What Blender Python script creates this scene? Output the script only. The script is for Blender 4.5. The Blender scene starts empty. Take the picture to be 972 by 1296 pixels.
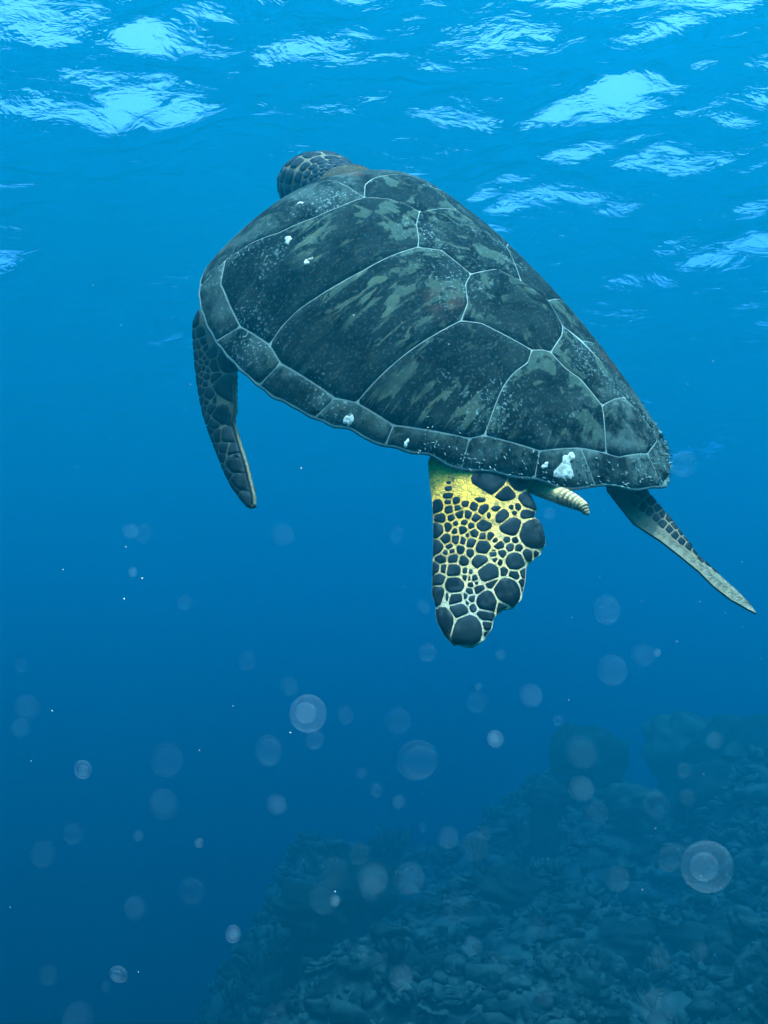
import bpy, math, random
import numpy as np
from mathutils import Matrix, Vector
from mathutils.geometry import delaunay_2d_cdt

scene = bpy.context.scene
RAD = math.radians

# ------------------------------------------------------------------ camera
WK = 1.8                           # size of the waters and the reef against the first sketch
CAM_Z = -2.6 * WK                  # the sea surface is z = 0
PITCH = RAD(10.0)
VFOV = RAD(46.0)
cam_data = bpy.data.cameras.new("camera")
cam_data.sensor_fit = 'VERTICAL'
cam_data.angle_y = VFOV
cam_data.clip_start = 0.02
cam_data.clip_end = 1500.0
cam = bpy.data.objects.new("camera", cam_data)
cam.location = (0, 0, CAM_Z)
cam.rotation_euler = (RAD(90) + PITCH, 0, 0)
scene.collection.objects.link(cam)
scene.camera = cam
scene.render.resolution_x, scene.render.resolution_y = 768, 1024

# ------------------------------------------------------------------ sky and sun
SUN_EL, SUN_AZ = RAD(70), RAD(158)         # azimuth from +Y towards +X: over the right shoulder
sun_dir = Vector((math.sin(SUN_AZ) * math.cos(SUN_EL), math.cos(SUN_AZ) * math.cos(SUN_EL), math.sin(SUN_EL)))
world = bpy.data.worlds.new("World")
scene.world = world
world.use_nodes = True
wn = world.node_tree.nodes
sky = wn.new("ShaderNodeTexSky")
sky.sky_type = 'NISHITA'
sky.sun_disc = False
sky.sun_elevation = SUN_EL
sky.sun_rotation = SUN_AZ
sky.air_density = 0.7
sky.dust_density = 6.0
wn["Background"].inputs["Strength"].default_value = 0.15
world.node_tree.links.new(sky.outputs["Color"], wn["Background"].inputs["Color"])
sun_data = bpy.data.lights.new("sun", 'SUN')
sun_data.energy = 2.0
sun_data.angle = RAD(0.5)
sun_data.color = (1.0, 0.93, 0.84)
sun = bpy.data.objects.new("sun", sun_data)
sun.rotation_euler = sun_dir.to_track_quat('Z', 'Y').to_euler()
sun.location = (3, -3, 6)
scene.collection.objects.link(sun)
scene.view_settings.view_transform = 'Standard'
scene.view_settings.look = 'None'
scene.view_settings.gamma = 1.0
scene.view_settings.exposure = 3.2
cy = scene.cycles
cy.use_denoising = True
cy.max_bounces = 4
cy.diffuse_bounces = 1
cy.glossy_bounces = 1
cy.use_adaptive_sampling = True
cy.adaptive_threshold = 0.02
cy.transmission_bounces = 2
cy.volume_bounces = 0
cy.transparent_max_bounces = 16

# ------------------------------------------------------------------ water body (scattering and absorbing)
WATER_DENSITY = 0.44 / WK
WATER_SCATTER = (0.001, 0.245, 0.36)
WATER_ABSORB = (0.001, 0.318, 0.84)
WATER_G = 0.72

# ------------------------------------------------------------------ helpers
F_PX = 648.0 / math.tan(VFOV / 2)          # focal length in photograph pixels (972 x 1296)
CX, CY = 486.0, 648.0
cp, sp = math.cos(PITCH), math.sin(PITCH)
CAM2W = np.array([[1, 0, 0], [0, sp, cp], [0, -cp, sp]])     # columns: right, down, forward


def cam_pt(px, py, depth):
    """photograph pixel and depth along the optical axis -> camera-frame point"""
    return np.array([(px - CX) / F_PX * depth, (py - CY) / F_PX * depth, depth])


def world_pt(px, py, depth):
    return CAM2W @ cam_pt(px, py, depth) + np.array([0, 0, CAM_Z])


def link(o, parent=None):
    scene.collection.objects.link(o)
    if parent is not None:
        o.parent = parent
    return o


def mesh_data(name, verts, faces, mat=None, smooth=True, uv=None):
    me = bpy.data.meshes.new(name)
    me.from_pydata([tuple(map(float, v)) for v in verts], [], [tuple(map(int, f)) for f in faces])
    if smooth:
        me.polygons.foreach_set("use_smooth", [True] * len(me.polygons))
    if uv is not None:
        lay = me.uv_layers.new(name="streak")
        idx = np.zeros(len(me.loops), dtype=np.int32)
        me.loops.foreach_get("vertex_index", idx)
        lay.data.foreach_set("uv", np.asarray(uv, dtype=np.float32)[idx].ravel())
    if mat is not None:
        me.materials.append(mat)
    me.update()
    return me


def mesh_obj(name, verts, faces, mat=None, parent=None, smooth=True, uv=None):
    return link(bpy.data.objects.new(name, mesh_data(name, verts, faces, mat, smooth, uv)), parent)


def tag(o, label=None, category=None, group=None, kind=None):
    for k, v in (("label", label), ("category", category), ("group", group), ("kind", kind)):
        if v:
            o[k] = v
    return o


def grid_faces(nu, nv, wrap=False):
    f = []
    for i in range(nu - 1):
        for j in range(nv if wrap else nv - 1):
            j2 = (j + 1) % nv
            f.append((i * nv + j, i * nv + j2, (i + 1) * nv + j2, (i + 1) * nv + j))
    return f


class NT:
    """small helper to write node trees"""
    def __init__(self, name):
        self.m = bpy.data.materials.new(name)
        self.m.use_nodes = True
        self.t = self.m.node_tree
        self.n = self.t.nodes
        self.bsdf = self.n.get("Principled BSDF")
        self.out = self.n.get("Material Output")

    def node(self, kind, **kw):
        nd = self.n.new(kind)
        for k, v in kw.items():
            setattr(nd, k, v)
        return nd

    def put(self, sock, v):
        if hasattr(v, "is_output") or isinstance(v, bpy.types.NodeSocket):
            self.t.links.new(v, sock)
        else:
            sock.default_value = v

    def coord(self, what="Object"):
        return self.node("ShaderNodeTexCoord").outputs[what]

    def mapping(self, vec, scale=(1, 1, 1), loc=(0, 0, 0), rot=(0, 0, 0)):
        m = self.node("ShaderNodeMapping")
        self.put(m.inputs["Vector"], vec)
        self.put(m.inputs["Scale"], scale)
        self.put(m.inputs["Location"], loc)
        self.put(m.inputs["Rotation"], rot)
        return m.outputs[0]

    def noise(self, vec, scale=5.0, detail=4.0, rough=0.55, dist=0.0):
        nd = self.node("ShaderNodeTexNoise")
        self.put(nd.inputs["Vector"], vec)
        self.put(nd.inputs["Scale"], scale)
        self.put(nd.inputs["Detail"], detail)
        self.put(nd.inputs["Roughness"], rough)
        self.put(nd.inputs["Distortion"], dist)
        return nd.outputs["Fac"]

    def voronoi(self, vec, scale=5.0, feature='F1'):
        nd = self.node("ShaderNodeTexVoronoi", feature=feature)
        self.put(nd.inputs["Vector"], vec)
        self.put(nd.inputs["Scale"], scale)
        return nd.outputs["Distance"]

    def ramp(self, fac, lo, hi, a=0.0, b=1.0):
        nd = self.node("ShaderNodeMapRange", interpolation_type='SMOOTHSTEP')
        self.put(nd.inputs["Value"], fac)
        self.put(nd.inputs["From Min"], lo)
        self.put(nd.inputs["From Max"], hi)
        self.put(nd.inputs["To Min"], a)
        self.put(nd.inputs["To Max"], b)
        return nd.outputs[0]

    def math(self, op, a, b=0.0):
        nd = self.node("ShaderNodeMath", operation=op)
        self.put(nd.inputs[0], a)
        self.put(nd.inputs[1], b)
        return nd.outputs[0]

    def mix(self, fac, a, b):
        nd = self.node("ShaderNodeMix", data_type='RGBA')
        self.put(nd.inputs[0], fac)
        for s, v in ((nd.inputs[6], a), (nd.inputs[7], b)):
            self.put(s, v if not isinstance(v, tuple) else (*v, 1.0))
        return nd.outputs[2]

    def sep(self, vec):
        nd = self.node("ShaderNodeSeparateXYZ")
        self.put(nd.inputs[0], vec)
        return nd.outputs

    def vadd(self, a, b):
        nd = self.node("ShaderNodeVectorMath", operation='ADD')
        self.put(nd.inputs[0], a)
        self.put(nd.inputs[1], b)
        return nd.outputs[0]

    def bump(self, h, strength=0.3, dist=0.002):
        nd = self.node("ShaderNodeBump")
        self.put(nd.inputs["Height"], h)
        self.put(nd.inputs["Strength"], strength)
        self.put(nd.inputs["Distance"], dist)
        self.put(self.bsdf.inputs["Normal"], nd.outputs[0])

    def base(self, col, rough=0.6, spec=0.3):
        self.put(self.bsdf.inputs["Base Color"], col if not isinstance(col, tuple) else (*col, 1.0))
        self.put(self.bsdf.inputs["Roughness"], rough)
        self.put(self.bsdf.inputs["Specular IOR Level"], spec * 0.04)      # under water wet horn and skin mirror very little
        return self.m


# ------------------------------------------------------------------ materials
def mat_water_surface():
    k = NT("sea_surface")
    k.n.remove(k.bsdf)
    co = k.coord("Object")
    h1 = k.noise(k.mapping(co, (1.0, 1.6, 1.0)), 7.0 / WK, 4.0, 0.55, 0.4)
    bp = k.node("ShaderNodeBump")
    k.put(bp.inputs["Height"], h1)
    k.put(bp.inputs["Strength"], 0.37)
    k.put(bp.inputs["Distance"], 0.05 * WK)
    fr = k.node("ShaderNodeFresnel")
    fr.inputs["IOR"].default_value = 1.333
    k.put(fr.inputs["Normal"], bp.outputs[0])
    tr = k.node("ShaderNodeBsdfTransparent")
    gl = k.node("ShaderNodeBsdfGlossy")
    gl.inputs["Roughness"].default_value = 0.05
    k.put(gl.inputs["Normal"], bp.outputs[0])
    mx = k.node("ShaderNodeMixShader")
    k.put(mx.inputs[0], fr.outputs[0])
    k.put(mx.inputs[1], tr.outputs[0])
    k.put(mx.inputs[2], gl.outputs[0])
    k.put(k.out.inputs["Surface"], mx.outputs[0])
    return k.m


def mat_water_body():
    k = NT("water_body")
    k.n.remove(k.bsdf)
    v = k.node("ShaderNodeVolumePrincipled")
    v.inputs["Color"].default_value = (*WATER_SCATTER, 1)
    v.inputs["Absorption Color"].default_value = (*WATER_ABSORB, 1)
    v.inputs["Density"].default_value = WATER_DENSITY
    v.inputs["Anisotropy"].default_value = WATER_G
    k.put(k.out.inputs["Volume"], v.outputs[0])
    return k.m


def mat_scute(marginal=False):
    k = NT("marginal_scute" if marginal else "carapace_scute")
    uv = k.node("ShaderNodeUVMap", uv_map="streak").outputs[0]
    ob = k.coord("Object")
    rnd = k.node("ShaderNodeObjectInfo").outputs["Random"]
    cmb = k.node("ShaderNodeCombineXYZ")
    for i in range(3):
        k.put(cmb.inputs[i], k.math('MULTIPLY', rnd, 17.0 + 9 * i))
    st = k.vadd(k.mapping(uv, (13.0, 62.0, 1.0)), cmb.outputs[0])
    warp = k.noise(ob, 9.0, 3.0)
    streak = k.noise(st, 1.0, 6.0, 0.66, 0.9)
    blot = k.noise(k.vadd(k.mapping(ob, (30, 30, 30)), cmb.outputs[0]), 1.0, 5.0, 0.6, 0.8)
    along = k.sep(uv)[0]
    w = k.ramp(along, 0.05, 0.14)                      # blotchy near the midline, streaky further out
    patn = k.mix(w, blot, streak)
    area = k.ramp(k.noise(k.vadd(ob, cmb.outputs[0]), 6.5, 3.0), 0.40, 0.58)
    m1 = k.math('MULTIPLY', k.ramp(patn, 0.53, 0.565), k.ramp(area, 0.0, 1.0, 0.12, 1.0))
    dark = k.mix(k.ramp(warp, 0.35, 0.65), (0.0015, 0.003, 0.003), (0.005, 0.007, 0.006))
    tan = k.mix(k.ramp(blot, 0.4, 0.65), (0.072, 0.085, 0.052), (0.034, 0.050, 0.036))
    col = k.mix(k.math('MULTIPLY', m1, 0.85 if not marginal else 0.35), dark, tan)
    rust = k.math('MULTIPLY', k.ramp(k.noise(ob, 6.5, 2.0), 0.66, 0.74), 0.55)
    col = k.mix(rust, col, (0.09, 0.03, 0.015))
    rd = k.node("ShaderNodeVectorMath", operation='DISTANCE')
    k.put(rd.inputs[0], ob)
    rd.inputs[1].default_value = RUST_SPOT
    rs_ = k.math('MULTIPLY', k.ramp(rd.outputs["Value"], 0.040, 0.005), k.ramp(k.noise(ob, 60.0, 4.0), 0.38, 0.6))
    col = k.mix(k.math('MULTIPLY', rs_, 0.45), col, (0.08, 0.03, 0.015))
    # fine pale algae specks, gathered in clouds
    cloud = k.ramp(k.noise(ob, 5.0 if not marginal else 11.0, 4.0, 0.65), 0.42, 0.68)
    sp1 = k.ramp(k.noise(ob, 290.0, 2.0, 0.6), 0.58, 0.66)
    sp2 = k.ramp(k.noise(ob, 140.0, 4.0, 0.75), 0.60, 0.68)
    speck = k.math('MULTIPLY', k.math('MAXIMUM', sp1, sp2), k.ramp(cloud, 0, 1, 0.15, 1.0))
    col = k.mix(k.math('MULTIPLY', speck, 0.85), col, (0.19, 0.29, 0.28))
    # silt film, thick on the rear of the shell
    y = k.sep(ob)[1]
    rear = k.ramp(y, -0.18, -0.33)
    film = k.math('MULTIPLY', k.ramp(k.noise(ob, 22.0, 6.0, 0.7), 0.40, 0.62), k.ramp(rear, 0, 1, 0.10 if not marginal else 0.45, 0.9))
    col = k.mix(k.math('MULTIPLY', film, 0.75), col, (0.085, 0.115, 0.10))
    k.bump(k.math('ADD', k.math('MULTIPLY', speck, 0.5), k.math('MULTIPLY', streak, 0.6)), 0.5, 0.0015)
    return k.base(col, 0.7, 0.2)


def mat_plain(name, c1, c2, scale=30.0, rough=0.6, bump=0.3, bdist=0.001, spec=0.3):
    k = NT(name)
    ob = k.coord("Object")
    n = k.noise(ob, scale, 5.0, 0.6)
    col = k.mix(k.ramp(n, 0.35, 0.65), c1, c2)
    k.bump(n, bump, bdist)
    return k.base(col, rough, spec)


def mat_skin():
    """body skin: yellow creased skin by the hind limb root, pale cream and grey elsewhere"""
    k = NT("turtle_skin")
    ob = k.coord("Object")
    n = k.noise(ob, 28.0, 4.0)
    crease = k.voronoi(k.vadd(k.mapping(ob, (150, 150, 150)), k.mapping(ob, (30, 30, 30))), 1.0, 'DISTANCE_TO_EDGE')
    col = k.mix(k.ramp(n, 0.35, 0.65), (0.66, 0.44, 0.22), (0.55, 0.42, 0.28))
    g = k.node("ShaderNodeVectorMath", operation='DISTANCE')
    k.put(g.inputs[0], ob)
    g.inputs[1].default_value = YELLOW_SPOT
    near = k.ramp(g.outputs["Value"], 0.19, 0.02)
    col = k.mix(near, col, (1.0, 0.44, 0.05))
    g2 = k.node("ShaderNodeVectorMath", operation='DISTANCE')
    k.put(g2.inputs[0], ob)
    g2.inputs[1].default_value = GREY_SPOT
    col = k.mix(k.math('MULTIPLY', k.ramp(g2.outputs["Value"], 0.20, 0.15), 0.9), col, (0.10, 0.095, 0.075))
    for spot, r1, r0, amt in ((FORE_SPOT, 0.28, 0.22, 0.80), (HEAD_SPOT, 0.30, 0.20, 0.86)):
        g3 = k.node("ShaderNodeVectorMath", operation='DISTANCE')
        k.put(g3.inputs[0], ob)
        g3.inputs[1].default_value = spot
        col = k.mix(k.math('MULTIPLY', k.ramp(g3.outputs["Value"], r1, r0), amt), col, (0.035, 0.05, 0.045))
    spots = k.math('MULTIPLY', k.ramp(k.noise(ob, 80.0, 5.0, 0.7), 0.52, 0.62), k.ramp(near, 0, 1, 0.30, 0.8))
    col = k.mix(spots, col, (0.16, 0.10, 0.03))
    col = k.mix(k.math('MULTIPLY', k.ramp(crease, 0.12, 0.02), 0.55), col, (0.20, 0.15, 0.07))
    k.bump(k.ramp(crease, 0.0, 0.15), 0.5, 0.001)
    return k.base(col, 0.55, 0.35)


def mat_scale():
    k = NT("limb_scale")
    ob = k.coord("Object")
    rnd = k.node("ShaderNodeObjectInfo").outputs["Random"]
    n = k.noise(ob, 70.0, 4.0, 0.6)
    a = k.mix(rnd, (0.005, 0.008, 0.010), (0.014, 0.020, 0.022))
    col = k.mix(k.ramp(n, 0.45, 0.75), a, (0.035, 0.042, 0.042))
    k.bump(n, 0.25, 0.0008)
    return k.base(col, 0.45, 0.4)


def mat_coral(name, c1, c2, c3):
    k = NT(name)
    ob = k.coord("Object")
    rnd = k.node("ShaderNodeObjectInfo").outputs["Random"]
    n = k.noise(ob, 7.0 / WK, 6.0, 0.7)
    n2 = k.noise(ob, 40.0 / WK, 5.0, 0.7)
    col = k.mix(k.ramp(n, 0.42, 0.60), c1, c2)  # dark noise patches put the shade of crevices into the colour
    col = k.mix(k.math('MULTIPLY', k.ramp(n2, 0.55, 0.7), 0.6), col, c3)
    k.bump(n2, 0.8, 0.012)
    return k.base(col, 0.85, 0.15)


def mat_particle(name, alpha, col):
    k = NT(name)
    k.n.remove(k.bsdf)
    tr = k.node("ShaderNodeBsdfTransparent")
    df = k.node("ShaderNodeBsdfDiffuse")
    df.inputs["Color"].default_value = (*col, 1)
    tl = k.node("ShaderNodeBsdfTranslucent")
    tl.inputs["Color"].default_value = (*col, 1)
    m1 = k.node("ShaderNodeMixShader")
    m1.inputs[0].default_value = 0.5
    k.put(m1.inputs[1], df.outputs[0])
    k.put(m1.inputs[2], tl.outputs[0])
    m2 = k.node("ShaderNodeMixShader")
    m2.inputs[0].default_value = alpha
    k.put(m2.inputs[1], tr.outputs[0])
    k.put(m2.inputs[2], m1.outputs[0])
    k.put(k.out.inputs["Surface"], m2.outputs[0])
    return k.m


# ------------------------------------------------------------------ turtle frame (fitted to the photograph)
SC = 0.85                                  # shell length 0.72 m
TR = np.array([[0.68932, -0.67953, 0.25115], [-0.26056, -0.55602, -0.78927], [0.67598, 0.47862, -0.56034]])
TT = np.array([0.10493, -0.21766, 2.04069])
LEN = 0.85
SW, SA, SB, SH, SP, SYC = 0.35548, 0.64176, 0.61909, 0.21744, 2.5447, 0.14586
KN = np.array([0, .12, .28, .44, .60, .76, .9, 1.0])
CWID = np.array([0.0119, 0.0044, -0.0315, -0.0236, -0.0211, -0.0079, 0.0498, 0.1139])
CRIM = np.array([0.0843, 0.0538, 0.0231, 0.0141, 0.0257, 0.0396, 0.0583, 0.0813])
CHGT = np.array([0.1751, 0.1482, 0.0271, 0.0037, -0.0474, -0.0869, -0.0448, 0.0026])


def to_local(P):
    """camera-frame points (metres at shell scale) -> turtle frame"""
    return (np.asarray(P) - TT) @ TR


def px_local(px, py, depth):
    return to_local(cam_pt(px, py, depth))


def knot(v, c):
    d = (np.asarray(v, float)[..., None] - KN) / .11
    g = np.exp(-d * d)
    return (g * c).sum(-1) / g.sum(-1)


def half_width(v):
    v = np.clip(v, 0, 1)
    return SW * np.sin(np.pi * v ** SA).clip(0) ** SB * np.exp(knot(v, CWID))


def shell_t(X, Y):
    X = np.asarray(X, float)
    Y = np.asarray(Y, float)
    lo = np.full(X.shape, 1e-3)
    hi = np.full(X.shape, 2.0)
    for _ in range(34):
        m = (lo + hi) / 2
        v = .5 - (SYC + (Y - SYC) / m) / LEN
        ins = (v > 0) & (v < 1) & (np.abs(X / m) < half_width(v))
        hi = np.where(ins, m, hi)
        lo = np.where(ins, lo, m)
    return hi


def shell_z(X, Y):
    t = shell_t(X, Y)
    v = .5 - np.asarray(Y) / LEN
    return knot(v, CRIM) + SH * np.exp(knot(v, CHGT)) * (1 - np.minimum(t, 1.05) ** SP)


def shell_pt(XY, off=0.0):
    XY = np.asarray(XY, float)
    X, Y = XY[:, 0], XY[:, 1]
    e = 0.004
    z = shell_z(X, Y)
    gx = (shell_z(X + e, Y) - shell_z(X - e, Y)) / (2 * e)
    gy = (shell_z(X, Y + e) - shell_z(X, Y - e)) / (2 * e)
    n = np.stack([-gx, -gy, np.ones_like(gx)], 1)
    n /= np.linalg.norm(n, axis=1)[:, None]
    return np.stack([X, Y, z], 1) + n * np.asarray(off).reshape(-1, 1)


GREY_SPOT = tuple(px_local(890, 705, 1.84) * SC)
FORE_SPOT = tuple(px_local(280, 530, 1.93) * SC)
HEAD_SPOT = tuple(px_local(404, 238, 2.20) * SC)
RUST_SPOT = tuple((shell_pt(np.array([[-0.122, -0.035]]))[0]) * SC)
YELLOW_SPOT = tuple(px_local(578, 603, 1.76) * SC)

M_SCUTE = mat_scute(False)
M_MARG = mat_scute(True)
M_SEAM = mat_plain("shell_seam", (0.13, 0.17, 0.155), (0.22, 0.25, 0.20), 60, 0.6, 0.2)
M_PLASTRON = mat_plain("plastron", (0.62, 0.55, 0.30), (0.72, 0.66, 0.44), 12, 0.5, 0.2)
M_SKIN = mat_skin()
M_SCALE = mat_scale()
M_BARNACLE = mat_plain("barnacle", (0.55, 0.53, 0.47), (0.28, 0.26, 0.19), 160, 0.8, 0.8, 0.002)
M_TAIL = mat_plain("tail_skin", (0.14, 0.075, 0.03), (0.36, 0.24, 0.12), 60, 0.6, 0.5)
M_EYE = mat_plain("eye", (0.01, 0.01, 0.01), (0.02, 0.015, 0.01), 40, 0.1, 0.0)


# ------------------------------------------------------------------ polygon tools (2-D)
def area2(p):
    q = np.roll(p, -1, 0)
    return 0.5 * float((p[:, 0] * q[:, 1] - q[:, 0] * p[:, 1]).sum())


def densify(p, step):
    out = []
    for i in range(len(p)):
        a, b = p[i], p[(i + 1) % len(p)]
        n = max(1, int(round(np.linalg.norm(b - a) / step)))
        out += [a + (b - a) * k / n for k in range(n)]
    return np.array(out)


def resample(p, n):
    q = np.vstack([p, p[:1]])
    d = np.r_[0, np.cumsum(np.linalg.norm(np.diff(q, axis=0), axis=1))]
    s = np.linspace(0, d[-1], n, endpoint=False)
    return np.stack([np.interp(s, d, q[:, 0]), np.interp(s, d, q[:, 1])], 1)


def chaikin(p, it=1, f=0.25):
    for _ in range(it):
        q = np.roll(p, -1, 0)
        p = np.stack([p * (1 - f) + q * f, p * f + q * (1 - f)], 1).reshape(-1, 2)
    return p


def inset(p, d):
    e = np.roll(p, -1, 0) - p
    e /= np.linalg.norm(e, axis=1)[:, None] + 1e-12
    n = np.stack([-e[:, 1], e[:, 0]], 1)               # inward for counter-clockwise
    m = n + np.roll(n, 1, 0)
    m /= np.linalg.norm(m, axis=1)[:, None] + 1e-9
    return p + m * d


def inside(p, q):
    x, y = q[:, 0][:, None], q[:, 1][:, None]
    a, b = p, np.roll(p, -1, 0)
    c = (a[:, 1] > y) != (b[:, 1] > y)
    xi = a[:, 0] + (y - a[:, 1]) / (b[:, 1] - a[:, 1] + 1e-15) * (b[:, 0] - a[:, 0])
    return ((c & (x < xi)).sum(1) % 2) == 1


def edge_dist(p, q):
    a, b = p[None], np.roll(p, -1, 0)[None]
    d = b - a
    t = (((q[:, None] - a) * d).sum(-1) / ((d * d).sum(-1) + 1e-15)).clip(0, 1)
    return np.linalg.norm(q[:, None] - (a + d * t[..., None]), axis=-1).min(1)


def triangulate(p, step):
    """points and triangles filling polygon p (kept first, in order)"""
    lo, hi = p.min(0), p.max(0)
    g = []
    for j, y in enumerate(np.arange(lo[1], hi[1], step * .87)):
        g += [(x + (j % 2) * step / 2, y) for x in np.arange(lo[0], hi[0], step)]
    g = np.array(g) if g else np.zeros((0, 2))
    if len(g):
        g = g[inside(p, g)]
    if len(g):
        g = g[edge_dist(p, g) > step * .55]
    pts = np.vstack([p, g]) if len(g) else p
    n = len(p)
    scl = 1.0 / max(hi - lo)
    r = delaunay_2d_cdt([Vector(((v - lo) * scl).tolist()) for v in pts], [(i, (i + 1) % n) for i in range(n)], [list(range(n))], 1, 1e-7)
    out = np.array([(v[0], v[1]) for v in r[0]]) / scl + lo
    return out, [tuple(f) for f in r[2]], r[3]


def plate(name, poly, surf, thick, bevel, step, mat, parent, uvf=None, dome=0.0):
    """a thin plate lying on a curved surface: sunk skirt, bevelled edge and filled top"""
    poly = np.asarray(poly, float)
    if area2(poly) < 0:
        poly = poly[::-1]
    inner = inset(poly, bevel)
    top, tris, orig = triangulate(inner, step)
    dist = edge_dist(inner, top)
    offs = thick * 0.75 + thick * 0.25 * np.minimum(1, dist / (bevel * 2 + 1e-9)) + dome * (1 - np.exp(-dist / (bevel * 6 + 1e-9)))
    V = list(surf(top, offs))
    n0 = len(V)
    V += list(surf(poly, np.full(len(poly), -thick * 0.6)))
    Fc = list(tris)
    idx = {}
    for k, o in enumerate(orig):
        for q in o:
            idx.setdefault(q, k)
    m = len(poly)
    for i in range(m):
        j = (i + 1) % m
        if i in idx and j in idx:
            Fc.append((n0 + i, n0 + j, idx[j], idx[i]))
    flat = np.vstack([top, poly])
    uv = uvf(flat) if uvf else None
    o = mesh_obj(name, np.array(V) * SC, Fc, mat, parent, True, uv)
    for q in range(len(tris), len(Fc)):                 # crisp edge instead of a puffed one
        o.data.polygons[q].use_smooth = False
    return o


# ------------------------------------------------------------------ the setting: water, reef
rng = np.random.default_rng(7)


def build_water_surface():
    def axis(lo, hi, d0, growth, centre, dmax):
        out = [centre]
        d = d0
        while out[-1] < hi:
            out.append(out[-1] + d)
            d = min(d * growth, dmax)
        left = [centre]
        d = d0
        while left[-1] > lo:
            left.append(left[-1] - d)
            d = min(d * growth, dmax)
        return np.array(left[:0:-1] + out)
    xs = axis(-118, 118, 0.04, 1.012, 0.0, 2.5)
    ys = axis(-118, 118, 0.04, 1.010, 5.0, 2.5)
    X, Y = np.meshgrid(xs, ys, indexing='ij')
    Z = np.zeros_like(X)
    R = np.hypot(X, Y - 3)
    env = 1.0 + 0.75 * np.sin(X * 1.9 + 0.8 * np.sin(Y * 1.1)) * np.sin(Y * 1.35 + 1.3 * np.sin(X * 0.8) + .6)
    for i in range(46):
        lam = 5.0 * (0.13 / 5.0) ** (i / 45.0)
        th = RAD(68) + rng.normal(0, 0.7)
        k = 2 * np.pi / lam
        slope = 0.028 if lam > 2.0 else (0.055 if lam > 0.35 else 0.062)
        ph = rng.uniform(0, 2 * np.pi)
        fade = np.clip(1.6 - R / (lam * 55), 0, 1)
        arg = k * (X * np.cos(th) + Y * np.sin(th)) + ph
        # sharpened crests
        Z += slope / k * (np.sin(arg) + 0.18 * np.cos(2 * arg)) * fade * (1.0 if lam > 2.0 else env)
    V = np.stack([X, Y, Z], -1).reshape(-1, 3) * WK
    o = mesh_obj("water_surface", V, [f[::-1] for f in grid_faces(len(xs), len(ys))], mat_water_surface())
    tag(o, "rippled sea surface seen from below with bright sky patches", kind="structure")
    return float(Z.max()) * WK


ztop = build_water_surface()


def fbm(x, y, seed, scale, octaves=4, gain=.5):
    r = np.random.default_rng(seed)
    out = np.zeros_like(x)
    a, s = 1.0, scale
    for _ in range(octaves):
        for _ in range(5):
            th, ph = r.uniform(0, 6.28), r.uniform(0, 6.28)
            out += a * np.sin((x * np.cos(th) + y * np.sin(th)) * s * r.uniform(.7, 1.4) + ph) / 2.2
        a *= gain
        s *= 2.0
    return out


def smooth(a, b, x):
    t = np.clip((x - a) / (b - a), 0, 1)
    return t * t * (3 - 2 * t)


RS = 1.32 * WK                                  # the reef stands this much farther off than first sketched


def reef_z(x, y, rough=True):
    x = np.asarray(x, float) / RS
    y = np.asarray(y, float) / RS
    edge = -0.36 + 0.10 * np.sin(y * 1.7 + .5) + 0.07 * np.sin(y * 4.3)
    rise = -0.86 + 0.235 * (np.minimum(y, 6.6) - 3.0) - 0.015 * np.clip(x, 0, 3)
    rise = rise - 0.44 * smooth(1.9, 0.2, x) * smooth(3.6, 6.2, y) - 0.16 - 0.12 * smooth(0.5, -0.35, x) * smooth(3.2, 4.8, y)
    rise = np.where(y < 3.0, -1.02 + 0.30 * (y - 3.0), rise)
    rise = np.maximum(rise, -3.0)
    rise = rise - 0.55 * np.clip(y - 6.8, 0, 14)
    drop = np.clip(edge - x, 0, None)
    z = rise - 1.5 * np.minimum(drop, .4) - 2.4 * np.clip(drop - .4, 0, 3.4) - .2 * np.clip(drop - 3.8, 0, 6)
    z = np.maximum(z, -9.0 + 0.0 * x)
    if rough:
        z = z + 0.12 * fbm(x, y, 3, 4.6, 3) * smooth(-9, -7, z) + 0.022 * fbm(x, y, 5, 17, 3, .6)
    return z * RS + CAM_Z


M_REEF = mat_coral("reef_rock", (0.008, 0.011, 0.009), (0.040, 0.050, 0.038), (0.085, 0.10, 0.075))
M_CORAL_A = mat_coral("coral_brown", (0.02, 0.024, 0.016), (0.055, 0.058, 0.038), (0.10, 0.10, 0.07))
M_CORAL_B = mat_coral("coral_dark", (0.006, 0.008, 0.007), (0.018, 0.021, 0.016), (0.045, 0.05, 0.04))
M_CORAL_C = mat_coral("coral_pale", (0.03, 0.035, 0.025), (0.07, 0.075, 0.05), (0.12, 0.12, 0.085))


def build_reef():
    def ax(lo, a, b, hi, d):
        mid = np.arange(a, b, d)
        up, dn = [mid[-1]], [mid[0]]
        s = d
        while up[-1] < hi:
            s = min(s * 1.2, 8)
            up.append(up[-1] + s)
        s = d
        while dn[-1] > lo:
            s = min(s * 1.2, 8)
            dn.append(dn[-1] - s)
        return np.array(dn[:0:-1] + list(mid) + up[1:])
    xs = ax(-110, -1.4 * RS, 3.4 * RS, 110, 0.036 * WK)
    ys = ax(-110, 2.2 * RS, 8.2 * RS, 110, 0.040 * WK)
    X, Y = np.meshgrid(xs, ys, indexing='ij')
    Z = reef_z(X, Y)
    far = smooth(20, 60, np.hypot(X, Y - 12))
    Z = Z * (1 - far) + (-9 * RS + CAM_Z) * far
    o = mesh_obj("reef_slope", np.stack([X, Y, Z], -1).reshape(-1, 3), [f[::-1] for f in grid_faces(len(xs), len(ys))], M_REEF)
    tag(o, "sloping reef and deep sea floor under the turtle", kind="structure")
    return float(Z.min())


zlow = build_reef()


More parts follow.
